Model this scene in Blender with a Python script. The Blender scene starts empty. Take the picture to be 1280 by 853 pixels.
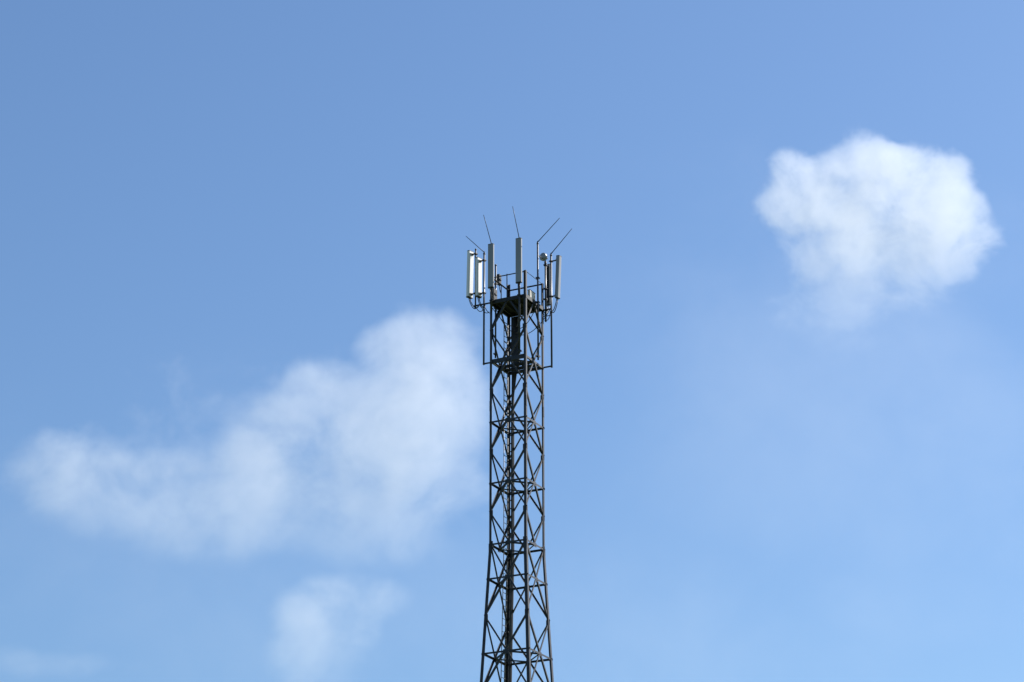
import bpy, bmesh, math, random
from mathutils import Vector, Matrix

random.seed(7)
R = math.radians
SC = bpy.context.scene
COL = SC.collection
V = Vector

# ------------------------------------------------------------------ helpers
def new_mat(name):
    m = bpy.data.materials.new(name); m.use_nodes = True
    nt = m.node_tree; nt.nodes.clear()
    return m, nt

def surface(name, c0, c1, scale, rough, metal=0.0, spots=None, bump=0.0, streak=False, detail=6.0, spec=0.5):
    """Principled surface whose own colour wanders between c0 and c1; optional patches of a third colour."""
    m, nt = new_mat(name); N, L = nt.nodes, nt.links
    out = N.new('ShaderNodeOutputMaterial'); p = N.new('ShaderNodeBsdfPrincipled')
    L.new(p.outputs[0], out.inputs[0])
    tc = N.new('ShaderNodeTexCoord'); mp = N.new('ShaderNodeMapping')
    mp.inputs['Scale'].default_value = (1, 1, 0.15 if streak else 1)
    L.new(tc.outputs['Object'], mp.inputs[0])
    n = N.new('ShaderNodeTexNoise'); n.inputs['Scale'].default_value = scale; n.inputs['Detail'].default_value = detail
    L.new(mp.outputs[0], n.inputs['Vector'])
    r = N.new('ShaderNodeValToRGB')
    r.color_ramp.elements[0].position = .32; r.color_ramp.elements[0].color = (*c0, 1)
    r.color_ramp.elements[1].position = .68; r.color_ramp.elements[1].color = (*c1, 1)
    L.new(n.outputs['Fac'], r.inputs[0])
    col = r.outputs[0]
    if spots:
        n2 = N.new('ShaderNodeTexNoise'); n2.inputs['Scale'].default_value = scale * 2.7; n2.inputs['Detail'].default_value = 8
        L.new(tc.outputs['Object'], n2.inputs['Vector'])
        r2 = N.new('ShaderNodeValToRGB'); r2.color_ramp.elements[0].position = .6; r2.color_ramp.elements[1].position = .7
        L.new(n2.outputs['Fac'], r2.inputs[0])
        mx = N.new('ShaderNodeMixRGB'); mx.inputs[2].default_value = (*spots, 1)
        L.new(r2.outputs[0], mx.inputs[0]); L.new(col, mx.inputs[1]); col = mx.outputs[0]
    L.new(col, p.inputs['Base Color'])
    p.inputs['Roughness'].default_value = rough; p.inputs['Metallic'].default_value = metal
    p.inputs['Specular IOR Level'].default_value = spec
    if bump:
        b = N.new('ShaderNodeBump'); b.inputs['Strength'].default_value = bump; b.inputs['Distance'].default_value = .01
        L.new(n.outputs['Fac'], b.inputs['Height']); L.new(b.outputs[0], p.inputs['Normal'])
    return m

M = dict(
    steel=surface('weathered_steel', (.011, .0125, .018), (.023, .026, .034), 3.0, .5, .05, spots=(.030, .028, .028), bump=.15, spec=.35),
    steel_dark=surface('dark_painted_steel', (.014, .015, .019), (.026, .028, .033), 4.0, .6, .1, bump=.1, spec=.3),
    pole=surface('galvanised_pipe', (.013, .015, .021), (.028, .031, .040), 2.5, .40, .2, streak=True, spec=.5),
    ladder=surface('galvanised_ladder', (.12, .125, .135), (.18, .185, .195), 4.0, .5, .3, spec=.4),
    radome=surface('grey_radome', (.19, .20, .225), (.25, .26, .28), 1.4, .36, streak=True, spec=.4),
    white=surface('white_radome', (.60, .605, .61), (.70, .70, .705), 1.4, .45, streak=True, spec=.4),
    cap=surface('dark_plastic', (.03, .031, .034), (.05, .052, .056), 6.0, .5, spec=.4),
    rubber=surface('black_cable_sheath', (.018, .018, .02), (.035, .035, .038), 6.0, .5, spec=.4),
    box=surface('grey_enclosure', (.03, .034, .042), (.05, .054, .062), 2.0, .7, spec=.2),
    tan=surface('pale_enclosure', (.50, .45, .41), (.60, .55, .50), 2.0, .55, spec=.4),
    grass=surface('meadow_grass', (.045, .07, .02), (.10, .12, .045), .06, .95, detail=12, spec=.1),
    concrete=surface('concrete', (.26, .255, .245), (.36, .35, .34), 2.0, .9, bump=.3, spec=.2),
)

class MB:
    """Collects shapes; build() links them as one mesh object."""
    def __init__(self): self.bm = bmesh.new()
    def prism(self, prof, p0, p1, ax, ay):
        """Extrude the closed 2D profile from p0 to p1; ax, ay are the profile's axes."""
        p0, p1 = V(p0), V(p1)
        a = [self.bm.verts.new(p0 + ax * x + ay * y) for x, y in prof]
        b = [self.bm.verts.new(p1 + ax * x + ay * y) for x, y in prof]
        n = len(prof); fs = []
        for i in range(n):
            fs.append(self.bm.faces.new((a[i], a[(i+1) % n], b[(i+1) % n], b[i])))
        fs.append(self.bm.faces.new(a[::-1])); fs.append(self.bm.faces.new(b))
        return fs
    def frame(self, p0, p1, hint):
        d = (V(p1) - V(p0)).normalized(); h = V(hint)
        ax = (h - d * h.dot(d))
        ax = ax.normalized() if ax.length > 1e-5 else d.orthogonal().normalized()
        return ax, d.cross(ax)
    def angle(self, p0, p1, w, t, fa, fb, w2=None):
        """Steel angle: flanges run from the heel line p0-p1 along fa (w) and fb (w2)."""
        w2 = w2 or w
        d = (V(p1) - V(p0)).normalized()
        fa = V(fa); fa = (fa - d * fa.dot(d)).normalized()
        fb = V(fb); fb = (fb - d * fb.dot(d)); fb = (fb - fa * fb.dot(fa)).normalized()
        self.prism([(0, 0), (w, 0), (w, t), (t, t), (t, w2), (0, w2)], p0, p1, fa, fb); return self
    def channel(self, p0, p1, h, w, t, up, side):
        """U channel: web of height h along up, flanges of width w along side; centred on p0-p1."""
        d = (V(p1) - V(p0)).normalized()
        fa = V(side); fa = (fa - d * fa.dot(d)).normalized(); fb = V(up)
        k = h / 2
        self.prism([(0, -k), (w, -k), (w, -k+t), (t, -k+t), (t, k-t), (w, k-t), (w, k), (0, k)], p0, p1, fa, fb); return self
    def bar(self, p0, p1, w, h, hint=(0, 0, 1)):
        ax, ay = self.frame(p0, p1, hint)
        x, y = h / 2, w / 2
        self.prism([(-x, -y), (x, -y), (x, y), (-x, y)], p0, p1, ax, ay); return self
    def tube(self, pts, r, n=10, r1=None):
        pts = [V(p) for p in pts]; rings = []
        for i, p in enumerate(pts):
            d = (pts[min(i+1, len(pts)-1)] - pts[max(i-1, 0)]).normalized()
            ax = d.orthogonal().normalized() if i == 0 else (ax - d * ax.dot(d)).normalized()
            ay = d.cross(ax)
            rr = r if r1 is None else r + (r1 - r) * i / (len(pts) - 1)
            rings.append([self.bm.verts.new(p + (ax * math.cos(2*math.pi*k/n) + ay * math.sin(2*math.pi*k/n)) * rr) for k in range(n)])
        for a, b in zip(rings, rings[1:]):
            for k in range(n):
                f = self.bm.faces.new((a[k], a[(k+1) % n], b[(k+1) % n], b[k])); f.smooth = True
        self.bm.faces.new(rings[0][::-1]); self.bm.faces.new(rings[-1]); return self
    def lathe(self, prof, org, axis, n=28):
        """Revolve (radius, offset along axis) pairs about the axis through org."""
        axis = V(axis).normalized(); ax = axis.orthogonal().normalized(); ay = axis.cross(ax); rings = []
        for r, o in prof:
            rings.append([self.bm.verts.new(V(org) + axis * o + (ax * math.cos(2*math.pi*k/n) + ay * math.sin(2*math.pi*k/n)) * max(r, 1e-4)) for k in range(n)])
        for a, b in zip(rings, rings[1:]):
            for k in range(n):
                f = self.bm.faces.new((a[k], a[(k+1) % n], b[(k+1) % n], b[k])); f.smooth = True
        self.bm.faces.new(rings[0][::-1]); self.bm.faces.new(rings[-1]); return self
    def box(self, c, s, bev=0.0, rot=None):
        r = bmesh.ops.create_cube(self.bm, size=1.0); vs = r['verts']
        bmesh.ops.scale(self.bm, vec=s, verts=vs)
        if bev:
            es = list({e for v in vs for e in v.link_edges})
            g = bmesh.ops.bevel(self.bm, geom=es, offset=bev, segments=2, affect='EDGES', profile=.5)
            vs = list({v for f in g['faces'] for v in f.verts} | {v for v in vs if v.is_valid})
        if rot: bmesh.ops.rotate(self.bm, cent=(0, 0, 0), matrix=rot, verts=vs)
        bmesh.ops.translate(self.bm, vec=c, verts=vs); return self
    def build(self, name, mat, parent=None, loc=None):
        bmesh.ops.recalc_face_normals(self.bm, faces=self.bm.faces)
        me = bpy.data.meshes.new(name); self.bm.to_mesh(me); self.bm.free()
        me.materials.append(mat)
        o = bpy.data.objects.new(name, me); COL.objects.link(o)
        if parent is not None: o.parent = parent
        if loc is not None: o.location = loc
        return o

def tag(o, label=None, cat=None, group=None, kind=None):
    if label: o['label'] = label
    if cat: o['category'] = cat
    if group: o['group'] = group
    if kind: o['kind'] = kind
    return o

def thing(name, label, cat, group=None, loc=(0, 0, 0), rotz=0.0):
    o = bpy.data.objects.new(name, None); COL.objects.link(o)
    o.location = loc; o.rotation_euler = (0, 0, rotz); o.empty_display_size = .2
    return tag(o, label, cat, group)

def sag(p0, p1, drop, n=9, side=(0, 0, 0)):
    p0, p1 = V(p0), V(p1); out = []
    for i in range(n):
        t = i / (n - 1); q = 4 * t * (1 - t)
        out.append(p0.lerp(p1, t) + V((0, 0, -drop)) * q + V(side) * q)
    return out

# ------------------------------------------------------------------ setting
TX, TY, PHI = 0.2334, 106.319, -0.469          # tower axis and its turn
g = MB(); s = 16000
vs = [g.bm.verts.new(p) for p in ((-s, -s, 0), (s, -s, 0), (s, s, 0), (-s, s, 0))]; g.bm.faces.new(vs)
tag(g.build('ground', M['grass']), kind='structure')

# ------------------------------------------------------------------ lattice tower
TURN = Matrix.Rotation(PHI, 4, 'Z')
def W(p): return (TURN @ V(p)) + V((TX, TY, 0))  # tower coordinates to world

tower = thing('lattice_tower', 'tall dark steel lattice mast with ladder, deck and pipe mounts against the sky', 'lattice tower', loc=(TX, TY, 0), rotz=PHI)

A0, ZK, SLOPE = .95, 33.62, .0455
def half(z): return A0 if z >= ZK else A0 + (ZK - z) * SLOPE
CORN = [(-1, -1), (1, -1), (1, 1), (-1, 1)]      # left, near, right, far leg
def corner(i, z, inset=0.0):
    h = half(z) - inset; x, y = CORN[i % 4]; return V((x * h, y * h, z))
def mid(i, z, inset=0.0):
    a, b = corner(i, z, 0), corner(i + 1, z, 0); n = face_n(i)
    return (a + b) / 2 - n * inset
def face_n(i): return [V((0, -1, 0)), V((1, 0, 0)), V((0, 1, 0)), V((-1, 0, 0))][i % 4]

ZP, ZA, ZB, ZC, ZD, ZE, ZG = 45.53, 42.53, 39.54, 36.55, 33.62, 31.98, 28.50
NODES = [44.03, 41.05, 38.06, 35.09, 33.62, 30.17]
TOPS = [46.88, 46.85, 46.85, 47.15]
UP = V((0, 0, 1))

# legs: rolled angles that kink outwards below the straight part, gusset plates riveted at the nodes
for i in range(4):
    x, y = CORN[i]; m = MB()
    fa, fb = V((-x, 0, 0)), V((0, -y, 0))
    if x * y < 0: fa, fb = fb, fa
    m.angle(corner(i, ZK), (*corner(i, ZK).xy, TOPS[i]), .12, .012, fa, fb)
    m.angle(corner(i, -.02), corner(i, ZK), .15, .014, fa, fb)
    for z in NODES + [26.5]:
        c = corner(i, z)
        for f, nrm in ((V((-x, 0, 0)), V((0, y, 0))), (V((0, -y, 0)), V((x, 0, 0)))):
            q = c + f * .085 - nrm * .022
            sx = (.19, .009, .24) if abs(f.x) > .5 else (.009, .19, .24)
            m.box(q, sx)
            for bz in (-.07, 0, .07):
                b0 = c + f * .05 + nrm * .004 + V((0, 0, bz)); m.tube([b0 - nrm * .03, b0 + nrm * .018], .014, 6)
    for z in (40.3, ZK - .25):                   # splice plates
        c = corner(i, z)
        m.box(c + V((-x * .05, y * .006, 0)), (.095, .011, .5)); m.box(c + V((x * .006, -y * .05, 0)), (.011, .095, .5))
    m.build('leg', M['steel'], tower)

def ring_beam(i, z, w=.085, deep=None):
    m = MB(); n = face_n(i); a, b = corner(i, z), corner(i + 1, z)
    d = (b - a).normalized()
    if deep:
        m.channel(a - n * .03 + d * .02, b - n * .03 - d * .02, deep, .075, .009, UP, -n)
    else:
        m.angle(a - n * .016 - d * .03, b - n * .016 + d * .03, w, .008, -UP, -n)
        c = (a + b) / 2 - n * .03
        m.box(c - UP * .05, (.26, .009, .2) if abs(n.y) > .5 else (.009, .26, .2))
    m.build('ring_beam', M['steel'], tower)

def brace(i, pa, pb, w=.08):
    n = face_n(i); m = MB()
    d = (V(pb) - V(pa)).normalized(); side = n.cross(d)
    if side.z < 0: side = -side
    m.angle(pa, pb, w, .008, side, -n); m.build('diagonal_brace', M['steel'], tower)

def panel(zmid, zleg):
    """Diagonals of one half bay: face centres at zmid to the legs at zleg."""
    for i in range(4):
        ins = .03
        m0 = mid(i, zmid, ins); n = face_n(i)
        for j in (i, i + 1):
            e = corner(j, zleg) - n * ins
            d = (e - m0).normalized()
            brace(i, m0 + d * .05, e - d * .05)

def plan_brace(z, skip=()):
    for i in range(4):
        if i in skip: continue
        a, b = mid(i, z, .04), mid(i + 1, z, .04); d = (b - a).normalized()
        m = MB(); m.angle(a + d * .02 - UP * .06, b - d * .02 - UP * .06, .07, .007, UP.cross(d), UP)
        m.build('plan_brace', M['steel'], tower)

for z in (ZB, ZC, ZD, ZE, ZG):
    for i in range(4): ring_beam(i, z)
for z in (ZB, ZC, ZD, ZG): plan_brace(z)
plan_brace(ZE, skip=(0, 1, 2))
for i in range(4): ring_beam(i, ZA, deep=(.20, .10, .15, .12)[i])
plan_brace(ZA)
for zm, zl in ((ZP, NODES[0]), (ZA, NODES[0]), (ZA, NODES[1]), (ZB, NODES[1]), (ZB, NODES[2]), (ZC, NODES[2]),
               (ZC, NODES[3]), (ZD, NODES[3]), (ZE, NODES[4]), (ZE, NODES[5]), (ZG, NODES[5]), (ZG, 26.5)):
    panel(zm, zl)
# the bays between the picture and the ground, plainly repeated to the footing
low = MB(); zz = [(24.4, 26.5), (24.4, 22.0), (19.5, 22.0), (19.5, 16.6), (13.7, 16.6), (13.7, 10.4), (7.0, 10.4), (7.0, 3.2)]
for zm, zl in zz:
    for i in range(4):
        n = face_n(i); m0 = mid(i, zm, .03)
        for j in (i, i + 1):
            e = corner(j, zl) - n * .03; low.bar(m0, e, .09, .012, n)
for z in (24.4, 19.5, 13.7, 7.0):
    for i in range(4):
        n = face_n(i); low.bar(corner(i, z) - n * .05, corner(i + 1, z) - n * .05, .09, .012, n)
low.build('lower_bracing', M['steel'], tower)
for i in range(4):
    ft = MB(); ft.box(corner(i, 0) + V((0, 0, .12)), (.9, .9, .5), .03); ft.build('footing', M['concrete'], tower)

# rest deck inside the thick ring: three grating planks
for v0 in (.05, .52):
    m = MB()
    for k in range(5):
        m.bar((-.86, v0 - .14 + k * .07, ZA + .03), (.86, v0 - .14 + k * .07, ZA + .03), .012, .05)
    m.build('grating_plank', M['steel_dark'], tower)

# ------------------------------------------------------------------ work platform and handrail
deck = MB()
deck.box((0, 0, 45.60), (1.80, 1.80, .035))
for k in range(5):
    u = -.72 + k * .36; deck.bar((u, -.90, 45.53), (u, .90, 45.53), .05, .09)
deck = deck.build('platform', M['steel_dark'], tower)
for i in range(4):
    n = face_n(i); a, b = corner(i, 45.535) + n * .012, corner(i + 1, 45.535) + n * .012
    m = MB(); m.channel(a, b, .19, .07, .009, UP, -n); m.build('edge_beam', M['steel_dark'], deck)
m = MB()
for k in range(2): m.bar((-.05 + k * .5, .25, 45.46), (-.05 + k * .5, .85, 45.46), .04, .06)
m.bar((-.05, .25, 45.46), (.45, .25, 45.46), .04, .06); m.build('hatch_frame', M['steel'], deck)
for i in range(4):
    n = face_n(i); m = MB(); z = 46.83
    a, b = corner(i, z) - n * .05, corner(i + 1, z) - n * .05
    if i == 1: m.tube([a, b], .014, 8)
    else: m.angle(a, b, .055, .007, -UP, -n)
    m.build('handrail', M['steel'], tower)
m = MB(); m.angle((-.1, -.9, 46.86), (-.1, -.9, 45.6), .05, .006, V((1, 0, 0)), V((0, 1, 0))); m.build('handrail_post', M['steel'], tower)
m = MB(); m.angle((-.92, .1, 46.86), (-.92, .1, 45.6), .05, .006, V((1, 0, 0)), V((0, 1, 0))); m.build('handrail_post', M['steel'], tower)

# ------------------------------------------------------------------ pipe mounts
def pole(u, v, z0, z1, r=.042, clamps=()):
    m = MB(); m.tube([(u, v, z0), (u, v, z1)], r, 14); o = m.build('mounting_pole', M['pole'], tower)
    c = MB(); c.lathe([(r + .004, -.07), (r + .012, -.02), (r + .012, .005), (r * .7, .02)], (u, v, z1), UP, 14); c.build('pole_cap', M['cap'], o)
    for z, tu, tv in clamps:                      # a clamp: two plates with threaded bolts round the pipe, to the steel at (tu, tv)
        k = MB(); d = V((tu - u, tv - v, 0)); L = d.length; d.normalize(); s_ = UP.cross(d)
        rot = Matrix.Rotation(math.atan2(d.y, d.x), 3, 'Z')
        k.box(V((u, v, z)) - d * (r + .012), (.016, .17, .09), rot=rot)
        k.box(V((u, v, z)) + d * (r + .012), (.016, .17, .09), rot=rot)
        for sg in (-1, 1):
            p = V((u, v, z)) + s_ * sg * .066
            k.tube([p - d * (r + .06), p + d * max(L, r + .06)], .011, 6)
        k.build('pole_clamp', M['steel_dark'], o)
    return o

def arm(pa, pb, w=.06):
    m = MB(); m.bar(pa, pb, w, w); m.build('mounting_arm', M['steel'], tower)

pole(-1.27, -.95, 42.42, 48.14, .045)
arm((-1.31, -.95, 42.47), (-.93, -.95, 42.47)); arm((-1.80, -.97, 45.50), (-.93, -.97, 45.50))
pole(-1.73, -.95, 45.36, 48.45, .036)
pole(-.80, -1.07, 45.0, 48.05, .042, ((45.55, -.80, -.93), (46.75, -.80, -.93)))
pole(.67, -1.07, 42.60, 48.05, .045, ((42.75, .67, -.93), (45.55, .67, -.93)))
pole(1.07, .09, 42.62, 48.62, .042, ((42.8, .95, .09), (45.55, .95, .09), (46.8, .95, .09)))
pole(1.02, 1.03, 44.9, 47.95, .045, ((45.5, .93, .93), (46.6, .93, .93)))
pole(1.36, .95, 42.48, 48.28, .045)
arm((.93, .95, 42.55), (1.40, .95, 42.55)); arm((.93, .95, 45.48), (1.40, .95, 45.48)); arm((.93, .95, 45.15), (1.36, .95, 45.15), .035)
pole(-1.05, -.17, 43.0, 47.80, .042, ((43.2, -.95, -.17), (45.55, -.95, -.17), (46.8, -.95, -.17)))

# ------------------------------------------------------------------ climbing ladder on the far left face
def lad(v, z): return V((-half(z) + .06, half(z) - v, z))
lz0, lz1 = 24.0, 45.0
m = MB(); m.box((-.3, -.3, 0), (.01, .01, .01)); m.bm.clear()
ladder = MB()
for z in (ZB, ZC, ZD, ZE, ZG, 41.05, 44.03):
    ladder.bar(lad(.0, z), lad(.58, z), .03, .03)
ladder = ladder.build('ladder', M['ladder'], tower)
for v in (.15, .55):
    m = MB(); m.tube([lad(v, lz1), lad(v, ZK), lad(v, lz0)], .02, 8); m.build('ladder_rail', M['ladder'], ladder)
m = MB(); nr = int((lz1 - 27.0) / .30)
for k in range(nr):
    z = 44.9 - k * .30; r_ = MB(); r_.tube([lad(.15, z), lad(.55, z)], .014, 6); r_.build('ladder_rung', M['ladder'], ladder)
m.bm.free()

# ------------------------------------------------------------------ feeder cable run beside the far leg
def run(u, z): return V((-half(z) + u, half(z) - .06, z))
tray = MB()
for u in (.238, .345): tray.bar(run(u, 26.0), run(u, ZK), .022, .05, (0, 1, 0)); tray.bar(run(u, ZK), run(u, ZA - .9), .022, .05, (0, 1, 0))
tray = tray.build('cable_ladder', M['steel'], tower)
z = 41.4
while z > 26.5:
    m = MB(); m.bar(run(.03, z), run(.34, z), .035, .05); m.build('cable_clip', M['steel'], tray); z -= .40
for k in range(7):
    u1 = .250 + (k % 4) * .026; dv = -.04 - (k // 4) * .045
    uu = .27 + k * .05
    pts = []
    for z, t in ((45.3, 1), (44.4, 1), (43.4, .97), (42.5, .85), (41.9, .55), (41.2, .2), (40.6, .04), (40.0, 0), (ZK, 0), (30.0, 0), (26.0, 0), (0.2, 0)):
        p = run(u1 + (uu - u1) * t, z); p.y += dv; pts.append(p)
    m = MB(); m.tube(pts, .024, 8); m.build('feeder_cable', M['rubber'], tray)
m = MB(); m.box((-.52, .84, 44.0), (.42, .02, 2.75)); m.box((-.71, .86, 44.0), (.03, .06, 2.8)); m.box((-.33, .86, 44.0), (.03, .06, 2.8))
m.build('cable_tray', M['steel_dark'], tray)

# jumper cables slung from the pipes to the bundle under the deck
for a, b, dr, sd in (((-.95, -.90, 45.40), (-.55, .80, 44.9), .35, (.1, 0, 0)), ((-1.00, -.30, 45.55), (-.62, .80, 44.6), .25, (0, 0, 0)),
                     ((.67, -1.00, 45.50), (-.42, .78, 44.8), .40, (0, 0, 0)), ((.60, -1.00, 45.45), (-.46, .78, 44.5), .55, (.1, 0, 0)),
                     ((1.02, .12, 45.45), (-.36, .80, 44.7), .30, (0, 0, 0)), ((1.30, .90, 45.42), (-.34, .84, 44.4), .38, (0, 0, 0)),
                     ((1.33, .90, 45.35), (1.0, .95, 44.95), .22, (.1, -.1, 0)), ((-1.70, -.97, 45.46), (-1.25, -.97, 45.30), .22, (0, 0, 0)),
                     ((-1.45, -.97, 45.50), (-.98, -.97, 45.05), .20, (0, 0, 0)), ((-1.27, -1.0, 45.9), (-.98, -.92, 45.0), .12, (-.08, 0, 0))):
    m = MB(); m.tube(sag(a, b, dr, 12, sd), .018, 8); m.build('jumper_cable', M['rubber'], tower)

# ------------------------------------------------------------------ antennas
def radome_profile(w, d, r, n=6):
    """D-like section: flat back at y=0, rounded front corners; front towards -y."""
    c = .028; p = [(-w/2 + c, 0), (w/2 - c, 0), (w/2 - c * .3, -c * .3), (w/2, -c)]
    for k in range(n + 1):
        a = math.pi / 2 * k / n; p.append((w/2 - r + r * math.cos(a), -(d - r) - r * math.sin(a)))
    for k in range(n + 1):
        a = math.pi / 2 * (1 + k / n); p.append((-w/2 + r + r * math.cos(a), -(d - r) - r * math.sin(a)))
    p += [(-w/2, -c), (-w/2 + c * .3, -c * .3)]
    return p

def panel_antenna(label, u, v, z0, z1, face, mat, w=.30, d=.15, r=.07, tilt=0.0, pole_uv=None, tails=2, tail_to=None):
    """face: direction (degrees in tower axes, 0 = +x) that the antenna's front looks at."""
    root = thing('panel_antenna', label, 'panel antenna', 'panel antennas on the mast', loc=W((u, v, z0)), rotz=PHI + R(face + 90))
    H = z1 - z0; T = Matrix.Rotation(tilt, 4, 'X')
    def P(p): return T @ V(p)
    ax, ay, az = T @ V((1, 0, 0)), T @ V((0, 1, 0)), T @ V((0, 0, 1))
    prof = radome_profile(w, d, r)
    b = MB(); fs = b.prism(prof, P((0, 0, .03)), P((0, 0, H - .03)), ax, ay)
    for f in fs[:-2]: f.smooth = False
    body = b.build('radome', mat, root)
    for a, c in ((0, .03), (H - .03, H)):
        e = MB(); e.prism([(x * 1.03, y * 1.03 + .002) for x, y in prof], P((0, 0, a)), P((0, 0, c)), ax, ay); e.build('end_cap', M['cap'], root)
    bk = MB(); bk.prism([(-w*.32, 0), (w*.32, 0), (w*.32, .022), (-w*.32, .022)], P((0, .001, .12)), P((0, .001, H - .12)), ax, ay)
    bk.build('back_plate', M['white'] if mat is M['white'] else M['box'], root)
    # brackets back to the pipe
    if pole_uv:
        q = Matrix.Rotation(-R(face + 90), 4, 'Z') @ V((pole_uv[0] - u, pole_uv[1] - v, 0))
        for zz_ in (.16, H - .18):
            k = MB(); s0 = P((0, .02, zz_)); e0 = V((q.x, q.y, s0.z))
            k.box(s0 + V((0, .02, 0)), (w * .55, .035, .07)); k.bar(s0 + V((0, .03, 0)), e0, .05, .05)
            k.box(e0, (.16, .13, .075), .01)
            for sx in (-.06, .06): k.tube([e0 + V((sx, -.1, 0)), e0 + V((sx, .1, 0))], .01, 6)
            k.build('bracket', M['steel_dark'], root)
    # connectors and feeder tails under the bottom cap
    for t in range(tails):
        x = (t - (tails - 1) / 2) * .09
        c = MB(); c.tube([P((x, -.06, 0)), P((x, -.06, -.10))], .022, 8); c.build('connector', M['pole'], root)
        if tail_to:
            e0 = Matrix.Rotation(-R(face + 90), 4, 'Z') @ V((tail_to[0] - u, tail_to[1] - v, 0)); e0.z = tail_to[2] - z0
            e0.x += x * .5
            k = MB(); s0 = P((x, -.06, -.10)); k.tube([s0 + V((0, 0, .02))] + sag(s0, e0, .22 + .07 * t, 12)[1:], .021, 8); k.build('feeder_tail', M['rubber'], root)
    return root

panel_antenna('tall grey panel antenna on the near left corner, beside the paired white backs', -.74, -1.20, 46.13, 48.38, -90, M['radome'], pole_uv=(-.80, -1.07), tail_to=(-.75, -.9, 45.7))
panel_antenna('grey panel antenna standing alone at the middle front, highest above the handrail', .74, -1.20, 46.10, 48.38, -90, M['radome'], w=.31, pole_uv=(.67, -1.07), tail_to=(.60, -.9, 45.5))
panel_antenna('outermost left panel antenna, white back towards the mast and grey rim outside', -1.98, -.97, 45.98, 48.38, 165, M['white'], w=.34, d=.17, pole_uv=(-1.73, -.95), tail_to=(-1.55, -.97, 45.45), tilt=-.02)
panel_antenna('white backed panel antenna between the two leftmost pipes', -1.50, -.97, 45.92, 47.95, 165, M['white'], w=.34, d=.15, pole_uv=(-1.27, -.95), tail_to=(-1.2, -.97, 45.45))
panel_antenna('outermost right panel antenna leaning outward at its top, sunlit down one edge', 1.62, .95, 45.95, 48.12, -12, M['radome'], w=.27, d=.17, r=.08, tilt=.05, pole_uv=(1.36, .95), tail_to=(1.36, .9, 45.35))
panel_antenna('shaded grey panel antenna between the two right hand pipes, below the dish', .97, 1.34, 45.90, 48.02, 90, M['radome'], w=.27, d=.13, pole_uv=(1.02, 1.03), tail_to=(.95, .9, 45.4))

# small drum dish on the near-right pipe
root = thing('dish_antenna', 'small round pale dish antenna near the tops of the right hand pipes', 'dish antenna', loc=W((1.04, .80, 48.17)), rotz=PHI)
ax = V((-.30, -.95, .02)).normalized()
m = MB(); m.lathe([(.03, .12), (.12, .10), (.19, .05), (.20, 0), (.20, -.07), (.185, -.10), (.10, -.125), (.02, -.13)], (0, 0, 0), -ax, 32); m.build('drum', M['radome'], root)
m = MB(); m.lathe([(.012, 0), (.06, .004), (.06, .10), (.02, .11)], -ax * .12, -ax, 16); m.build('feed_housing', M['box'], root)
m = MB(); m.bar(-ax * .12, V((-.02, .23, -.25)), .05, .05); m.tube([V((-.02, .23, -.33)), V((-.02, .23, -.14))], .06, 12); m.bar((0, 0, -.12), (.03, -.70, -.16), .03, .03); m.build('bracket', M['steel_dark'], root)

# slanting lightning spikes at the pipe tops
def spike(label, u, v, z, out, length=1.45):
    root = thing('lightning_rod', label, 'lightning rod', 'thin rods slanting off the mast top', loc=W((u, v, z)), rotz=PHI)
    d = V((out[0], out[1], out[2])).normalized()
    m = MB(); m.tube([d * .02, d * length * .6, d * length], .021, 6, .014); m.build('rod', M['pole'], root)
    m = MB(); m.lathe([(.03, -.05), (.032, .03), (.02, .05)], (0, 0, 0), UP, 12); m.bar((0, 0, 0), d * .12, .035, .035); m.build('clamp', M['steel_dark'], root)
spike('thin rod slanting left from the leftmost dark pipes, lowest of the five', -1.27, -.95, 48.19, (-1, 0, 1.05))
spike('thin rod leaning back to the left from the near left grey antenna', -.78, -1.12, 48.41, (0, -.8, 1.15), 1.5)
spike('thin rod above the middle grey antenna, reaching highest of the five', .70, -1.12, 48.41, (.06, -.75, 1.2), 1.6)
spike('thin rod slanting right from the tallest bare pipe', 1.07, .09, 48.67, (1, 0, .87), 1.56)
spike('thin rod slanting right from the outer right pipe beside the dish', 1.36, .95, 48.33, (1, 0, .98), 1.58)

# radio units and the cabinet at deck level
def radio(label, c, s_, cables):
    root = thing('radio_unit', label, 'radio unit', 'radio boxes on the mast head', loc=W(c), rotz=PHI)
    m = MB(); m.box((0, 0, 0), s_, .02); m.build('housing', M['box'], root)
    m = MB()
    for k in range(7):
        y = -s_[1] * .42 + k * s_[1] * .14; m.box((-s_[0] / 2 - .018, y, 0), (.04, .008, s_[2] * .86))
    m.build('cooling_fins', M['box'], root)
    m = MB(); m.box((s_[0] / 2 + .02, 0, 0), (.04, s_[1] * .5, .08)); m.build('bracket', M['steel_dark'], root)
    for k in range(cables):
        y = (k - (cables - 1) / 2) * .08
        m = MB(); m.tube(sag((0, y, -s_[2] / 2 + .01), (.12, y * .6, -s_[2] / 2 - .5), .08, 8), .012, 6); m.build('cable', M['rubber'], root)
radio('broad dark grey radio box low at the left end of the deck', (-1.02, -.40, 46.16), (.17, .38, .54), 3)
radio('narrow dark grey radio box above the broader one, at handrail height', (-1.00, .09, 47.10), (.14, .24, .54), 2)
root = thing('equipment_cabinet', 'small pale cabinet on the deck edge between the near leg and the bare pipe', 'cabinet', loc=W((.82, -.17, 45.618)), rotz=PHI)
m = MB(); m.box((.04, 0, .20), (.13, .56, .40), .012); m.build('body', M['tan'], root)
m = MB(); m.box((.11, 0, .20), (.012, .48, .32), .004); m.build('door', M['tan'], root)
m = MB(); m.box((.124, .18, .20), (.02, .02, .09), .003); m.build('handle', M['cap'], root)
m = MB(); m.box((.04, 0, .408), (.16, .60, .015), .003); m.build('lid', M['steel_dark'], root)

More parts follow.
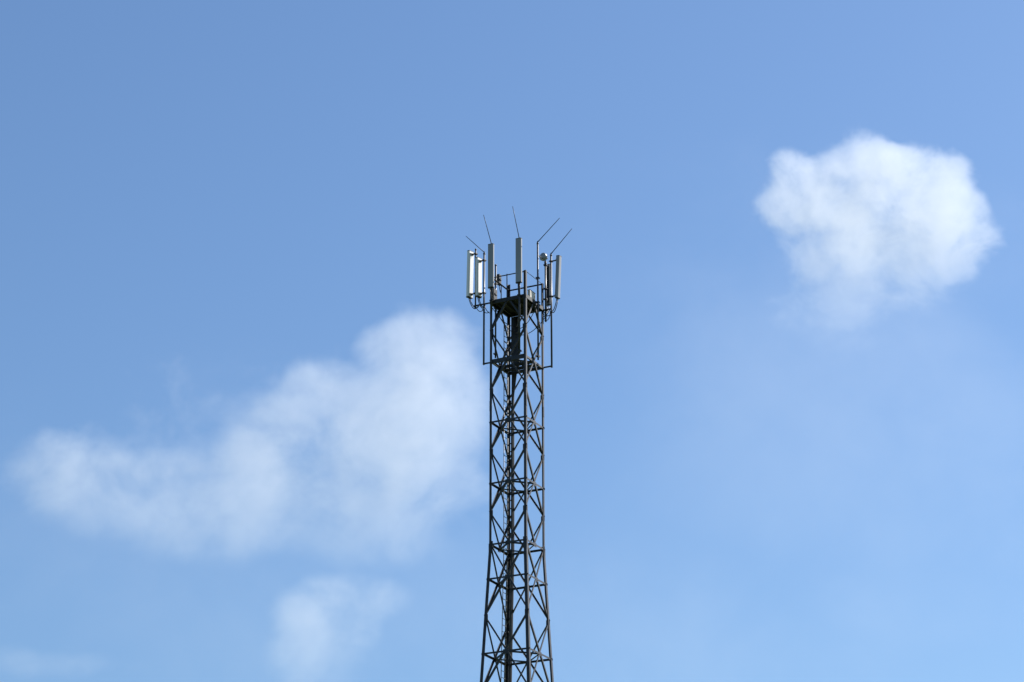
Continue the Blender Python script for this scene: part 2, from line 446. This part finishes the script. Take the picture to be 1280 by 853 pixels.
# ------------------------------------------------------------------ clouds: scattering bodies of droplets
def cloud(name, label, loc, blobs, dens, nscale, erode, soft, seed, voxel, cap=1.15, warp=.22, rough=.66, fade=None):
    """blobs: (x, y, z, rx, ry, rz, weight) in metres about loc."""
    h = MB()
    for x, y, z, rx, ry, rz, w in blobs:
        r = bmesh.ops.create_icosphere(h.bm, subdivisions=3, radius=1.0)
        k = 1.02
        bmesh.ops.transform(h.bm, matrix=Matrix.Translation((x, y, z)) @ Matrix.Diagonal((rx * k, ry * .62 * k, rz * k, 1)), verts=r['verts'])
    m, nt = new_mat(name + '_vapour'); N, L = nt.nodes, nt.links
    out = N.new('ShaderNodeOutputMaterial'); vol = N.new('ShaderNodeVolumePrincipled')
    L.new(vol.outputs[0], out.inputs['Volume'])
    vol.inputs['Color'].default_value = (.995, .995, .995, 1); vol.inputs['Anisotropy'].default_value = .15
    vol.inputs['Density Attribute'].default_value = ''
    tc = N.new('ShaderNodeTexCoord'); acc = None
    wn = N.new('ShaderNodeTexNoise'); wn.inputs['Scale'].default_value = nscale * .8; wn.inputs['Detail'].default_value = 5
    L.new(tc.outputs['Object'], wn.inputs['Vector'])
    ws = N.new('ShaderNodeVectorMath'); ws.operation = 'SUBTRACT'; ws.inputs[1].default_value = (.5, .5, .5); L.new(wn.outputs['Color'], ws.inputs[0])
    wm = N.new('ShaderNodeVectorMath'); wm.operation = 'MULTIPLY_ADD'; k = warp / nscale; wm.inputs[1].default_value = (k, k, k)
    L.new(ws.outputs[0], wm.inputs[0]); L.new(tc.outputs['Object'], wm.inputs[2])
    for x, y, z, rx, ry, rz, w in blobs:
        a = N.new('ShaderNodeVectorMath'); a.operation = 'SUBTRACT'; a.inputs[1].default_value = (x, y, z); L.new(wm.outputs[0], a.inputs[0])
        b = N.new('ShaderNodeVectorMath'); b.operation = 'MULTIPLY'; b.inputs[1].default_value = (1/rx, 1/ry, 1/rz); L.new(a.outputs[0], b.inputs[0])
        c = N.new('ShaderNodeVectorMath'); c.operation = 'DOT_PRODUCT'; L.new(b.outputs[0], c.inputs[0]); L.new(b.outputs[0], c.inputs[1])
        d = N.new('ShaderNodeMath'); d.operation = 'SUBTRACT'; d.use_clamp = True; d.inputs[0].default_value = 1.0; L.new(c.outputs['Value'], d.inputs[1])
        e = N.new('ShaderNodeMath'); e.operation = 'MULTIPLY_ADD'; L.new(d.outputs[0], e.inputs[0]); e.inputs[1].default_value = w
        if acc is None: e.inputs[2].default_value = 0
        else: L.new(acc, e.inputs[2])
        acc = e.outputs[0]
    n = N.new('ShaderNodeTexNoise'); n.noise_dimensions = '4D'; n.inputs['W'].default_value = seed
    n.inputs['Scale'].default_value = nscale; n.inputs['Detail'].default_value = 7; n.inputs['Roughness'].default_value = rough
    n.inputs['Distortion'].default_value = .25
    ro = N.new('ShaderNodeMapping'); ro.inputs['Rotation'].default_value = (R(-21), 0, R(4)); L.new(tc.outputs['Object'], ro.inputs[0])
    st = N.new('ShaderNodeMapping'); st.inputs['Scale'].default_value = (1, .68, 1.1)
    L.new(ro.outputs[0], st.inputs[0]); L.new(st.outputs[0], n.inputs['Vector'])
    cp = N.new('ShaderNodeMath'); cp.operation = 'SMOOTH_MIN'; L.new(acc, cp.inputs[0]); cp.inputs[1].default_value = cap; cp.inputs[2].default_value = .35
    acc = cp.outputs[0]
    nr_ = N.new('ShaderNodeMapRange'); nr_.inputs['From Min'].default_value = .28; nr_.inputs['From Max'].default_value = .72
    nr_.inputs['To Min'].default_value = 0; nr_.inputs['To Max'].default_value = erode; L.new(n.outputs['Fac'], nr_.inputs['Value'])
    s_ = N.new('ShaderNodeMath'); s_.operation = 'SUBTRACT'; L.new(acc, s_.inputs[0]); L.new(nr_.outputs[0], s_.inputs[1])
    mr = N.new('ShaderNodeMapRange'); mr.interpolation_type = 'SMOOTHSTEP'; mr.inputs['From Min'].default_value = 0; mr.inputs['From Max'].default_value = soft
    mr.inputs['To Max'].default_value = dens; L.new(s_.outputs[0], mr.inputs['Value'])
    if fade:                                      # thinner towards its base
        sp = N.new('ShaderNodeSeparateXYZ'); L.new(tc.outputs['Object'], sp.inputs[0])
        fr = N.new('ShaderNodeMapRange'); fr.interpolation_type = 'SMOOTHSTEP'
        for k_, v_ in zip(('From Min', 'From Max', 'To Min', 'To Max'), (*fade, 1.0)): fr.inputs[k_].default_value = v_
        L.new(sp.outputs['Z'], fr.inputs['Value'])
        fm = N.new('ShaderNodeMath'); fm.operation = 'MULTIPLY'; L.new(fr.outputs[0], fm.inputs[0]); L.new(mr.outputs[0], fm.inputs[1])
        L.new(fm.outputs[0], vol.inputs['Density'])
    else:
        L.new(mr.outputs[0], vol.inputs['Density'])
    src = h.build(name + '_source', m)
    md = src.modifiers.new('union', 'REMESH'); md.mode = 'VOXEL'; md.voxel_size = voxel
    dg = bpy.context.evaluated_depsgraph_get()
    me = bpy.data.meshes.new_from_object(src.evaluated_get(dg)); me.name = name
    bpy.data.objects.remove(src)
    if not me.materials: me.materials.append(m)
    o = bpy.data.objects.new(name, me); COL.objects.link(o); o.location = loc
    try: m.cycles.volume_step_rate = .18
    except Exception as ex: print('step rate', ex)
    return tag(o, label, 'cloud', 'fair weather clouds')

CAM = V((0, 0, 1.6)); PITCH = 0.3773; FOC = 85.0
def px_blobs(cx, cy, dist, items):
    """Clouds were measured as angles: turn offsets (thousandths of the view width at 1280) into metres at that distance."""
    k = dist / 3022.2; el = PITCH + math.atan((426.5 - cy) / 3022.2)
    out = []
    for x, y, rx, rz, w, dy, ry in items:
        out.append(((x - cx) * k, dy * k, -(y - cy) * k / math.cos(el), rx * k, ry * .62 * k, rz * k / math.cos(el), w))
    h = dist * math.cos(el)
    return V(((cx - 640) * k, h, 1.6 + dist * math.sin(el))), out

loc, bl = px_blobs(1095, 280, 2600, [
    (1008, 230, 74, 66, 1.0, 0, 60), (1085, 236, 90, 80, 1.1, 0, 70), (1155, 245, 92, 76, 1.1, 0, 70), (990, 196, 36, 32, .9, 10, 36), (1080, 182, 44, 36, 1.0, -10, 40), (1142, 194, 48, 34, .9, 12, 40), (1112, 200, 40, 30, .5, 0, 36), (1192, 222, 44, 36, .7, 0, 40), (1226, 268, 34, 36, .6, 0, 34), (1000, 295, 84, 72, .50, 0, 50),
    (1095, 275, 155, 100, 1.0, 0, 90), (1198, 296, 72, 78, 1.05, 0, 60), (1100, 335, 130, 80, .75, 0, 70), (1150, 318, 95, 66, .6, 0, 60), (985, 262, 62, 50, .6, 0, 50),
    (1050, 372, 115, 80, .75, 0, 50), (1015, 405, 95, 64, .62, 0, 40), (1080, 440, 74, 28, .44, 0, 30), (1120, 390, 105, 50, .32, 0, 40)])
cloud('cloud', 'bright compact white cloud alone on the right side of the sky', loc, bl, .0158, .0200, 1.18, 1.0, 3.1, 4.0, 1.3, .50, .70, (-130, 15, .22))

loc, bl = px_blobs(360, 580, 2900, [
    (527, 424, 92, 72, .80, 0, 80), (480, 430, 50, 40, .4, 0, 50), (562, 410, 46, 40, .4, 0, 46), (400, 480, 60, 40, .45, 0, 50), (500, 505, 160, 120, 1.0, 0, 110), (440, 565, 190, 120, 1.0, 0, 110), (565, 540, 85, 115, .7, 0, 80),
    (345, 520, 110, 76, .62, 0, 70), (225, 470, 125, 74, .66, 0, 50), (130, 585, 160, 90, .66, 0, 80), (65, 605, 110, 72, .60, 0, 60),
    (220, 640, 200, 86, .78, 0, 90), (350, 655, 220, 88, .74, 0, 90), (500, 655, 185, 94, .75, 0, 90), (290, 580, 180, 100, .42, 0, 80)])
cloud('cloud', 'broad soft cloud spread across the lower left, reaching up behind the mast', loc, bl, .0088, .0105, .92, 1.12, 8.4, 6.0, 1.05, .48, .66, (-150, 30, .35))

loc, bl = px_blobs(415, 780, 3000, [
    (430, 755, 110, 62, .7, 0, 60), (395, 790, 95, 80, .7, 0, 60), (410, 835, 105, 74, .65, 0, 60), (462, 745, 76, 40, .5, 0, 40)])
cloud('cloud', 'small faint cloud just below the broad one, left of the mast foot', loc, bl, .0086, .012, .78, 1.05, 5.7, 5.0, .95, .42, .60, (-90, 40, .45))

loc, bl = px_blobs(60, 825, 3200, [
    (30, 828, 130, 32, .6, 0, 40), (110, 832, 120, 24, .5, 0, 30)])
cloud('cloud', 'thin faint streak of cloud in the bottom left corner', loc, bl, .0036, .012, .6, .9, 1.7, 4.0)

# the milky veil of thin vapour far behind the clouds, low in the sky
loc, bl = px_blobs(640, 700, 5200, [
    (1060, 520, 330, 190, .7, 0, 150), (1250, 640, 330, 190, .6, 0, 150), (850, 720, 400, 190, .5, 0, 150), (560, 800, 420, 170, .45, 0, 150),
    (200, 720, 420, 200, .7, 0, 150), (60, 560, 260, 160, .4, 0, 120), (1100, 860, 420, 150, .4, 0, 150), (330, 470, 260, 120, .45, 0, 110), (900, 380, 560, 330, .42, 0, 150), (1180, 330, 400, 330, .35, 0, 150)])
v = cloud('thin_vapour', 'milky veil of thin vapour low in the sky behind the clouds', loc, bl, .00048, .0035, .55, 1.0, 12.3, 14.0, .9, .3)
v['kind'] = 'stuff'; v['category'] = 'thin cloud'; del v['group']

# ------------------------------------------------------------------ light
SUN_EL, SUN_AZ = R(41), R(64)                    # azimuth from the view direction (+Y) towards +X
w = bpy.data.worlds.new('World'); SC.world = w; w.use_nodes = True
nt = w.node_tree; bg = nt.nodes['Background']
sky = nt.nodes.new('ShaderNodeTexSky'); sky.sky_type = 'NISHITA'; sky.sun_disc = False
sky.sun_elevation = SUN_EL; sky.sun_rotation = SUN_AZ
sky.altitude = 0; sky.air_density = 1.25; sky.dust_density = .9; sky.ozone_density = 7.8
nt.links.new(sky.outputs[0], bg.inputs[0]); bg.inputs[1].default_value = .068

sd = bpy.data.lights.new('sun', 'SUN'); sd.energy = 5.0; sd.angle = R(.53); sd.color = (1, .965, .91)
so = bpy.data.objects.new('sun', sd); COL.objects.link(so)
dirv = V((math.sin(SUN_AZ) * math.cos(SUN_EL), math.cos(SUN_AZ) * math.cos(SUN_EL), math.sin(SUN_EL)))
so.rotation_euler = dirv.to_track_quat('Z', 'Y').to_euler(); so.location = (60, 60, 90)

# ------------------------------------------------------------------ camera and render
cd = bpy.data.cameras.new('camera'); cam = bpy.data.objects.new('camera', cd); COL.objects.link(cam)
cam.location = CAM; cam.rotation_euler = (math.pi / 2 + PITCH, 0, 0)
cd.sensor_width = 36; cd.lens = FOC; cd.clip_start = .1; cd.clip_end = 40000
SC.camera = cam
SC.render.engine = 'CYCLES'
vs_ = SC.view_settings; vs_.view_transform = 'Standard'; vs_.look = 'None'; vs_.exposure = 1.07; vs_.gamma = 1; vs_.use_curve_mapping = False
cy = SC.cycles
cy.volume_bounces = 6; cy.max_bounces = 8; cy.diffuse_bounces = 3; cy.glossy_bounces = 2
cy.filter_width = 1.5
cy.use_denoising = True
try: cy.denoiser = 'OPENIMAGEDENOISE'
except Exception: pass
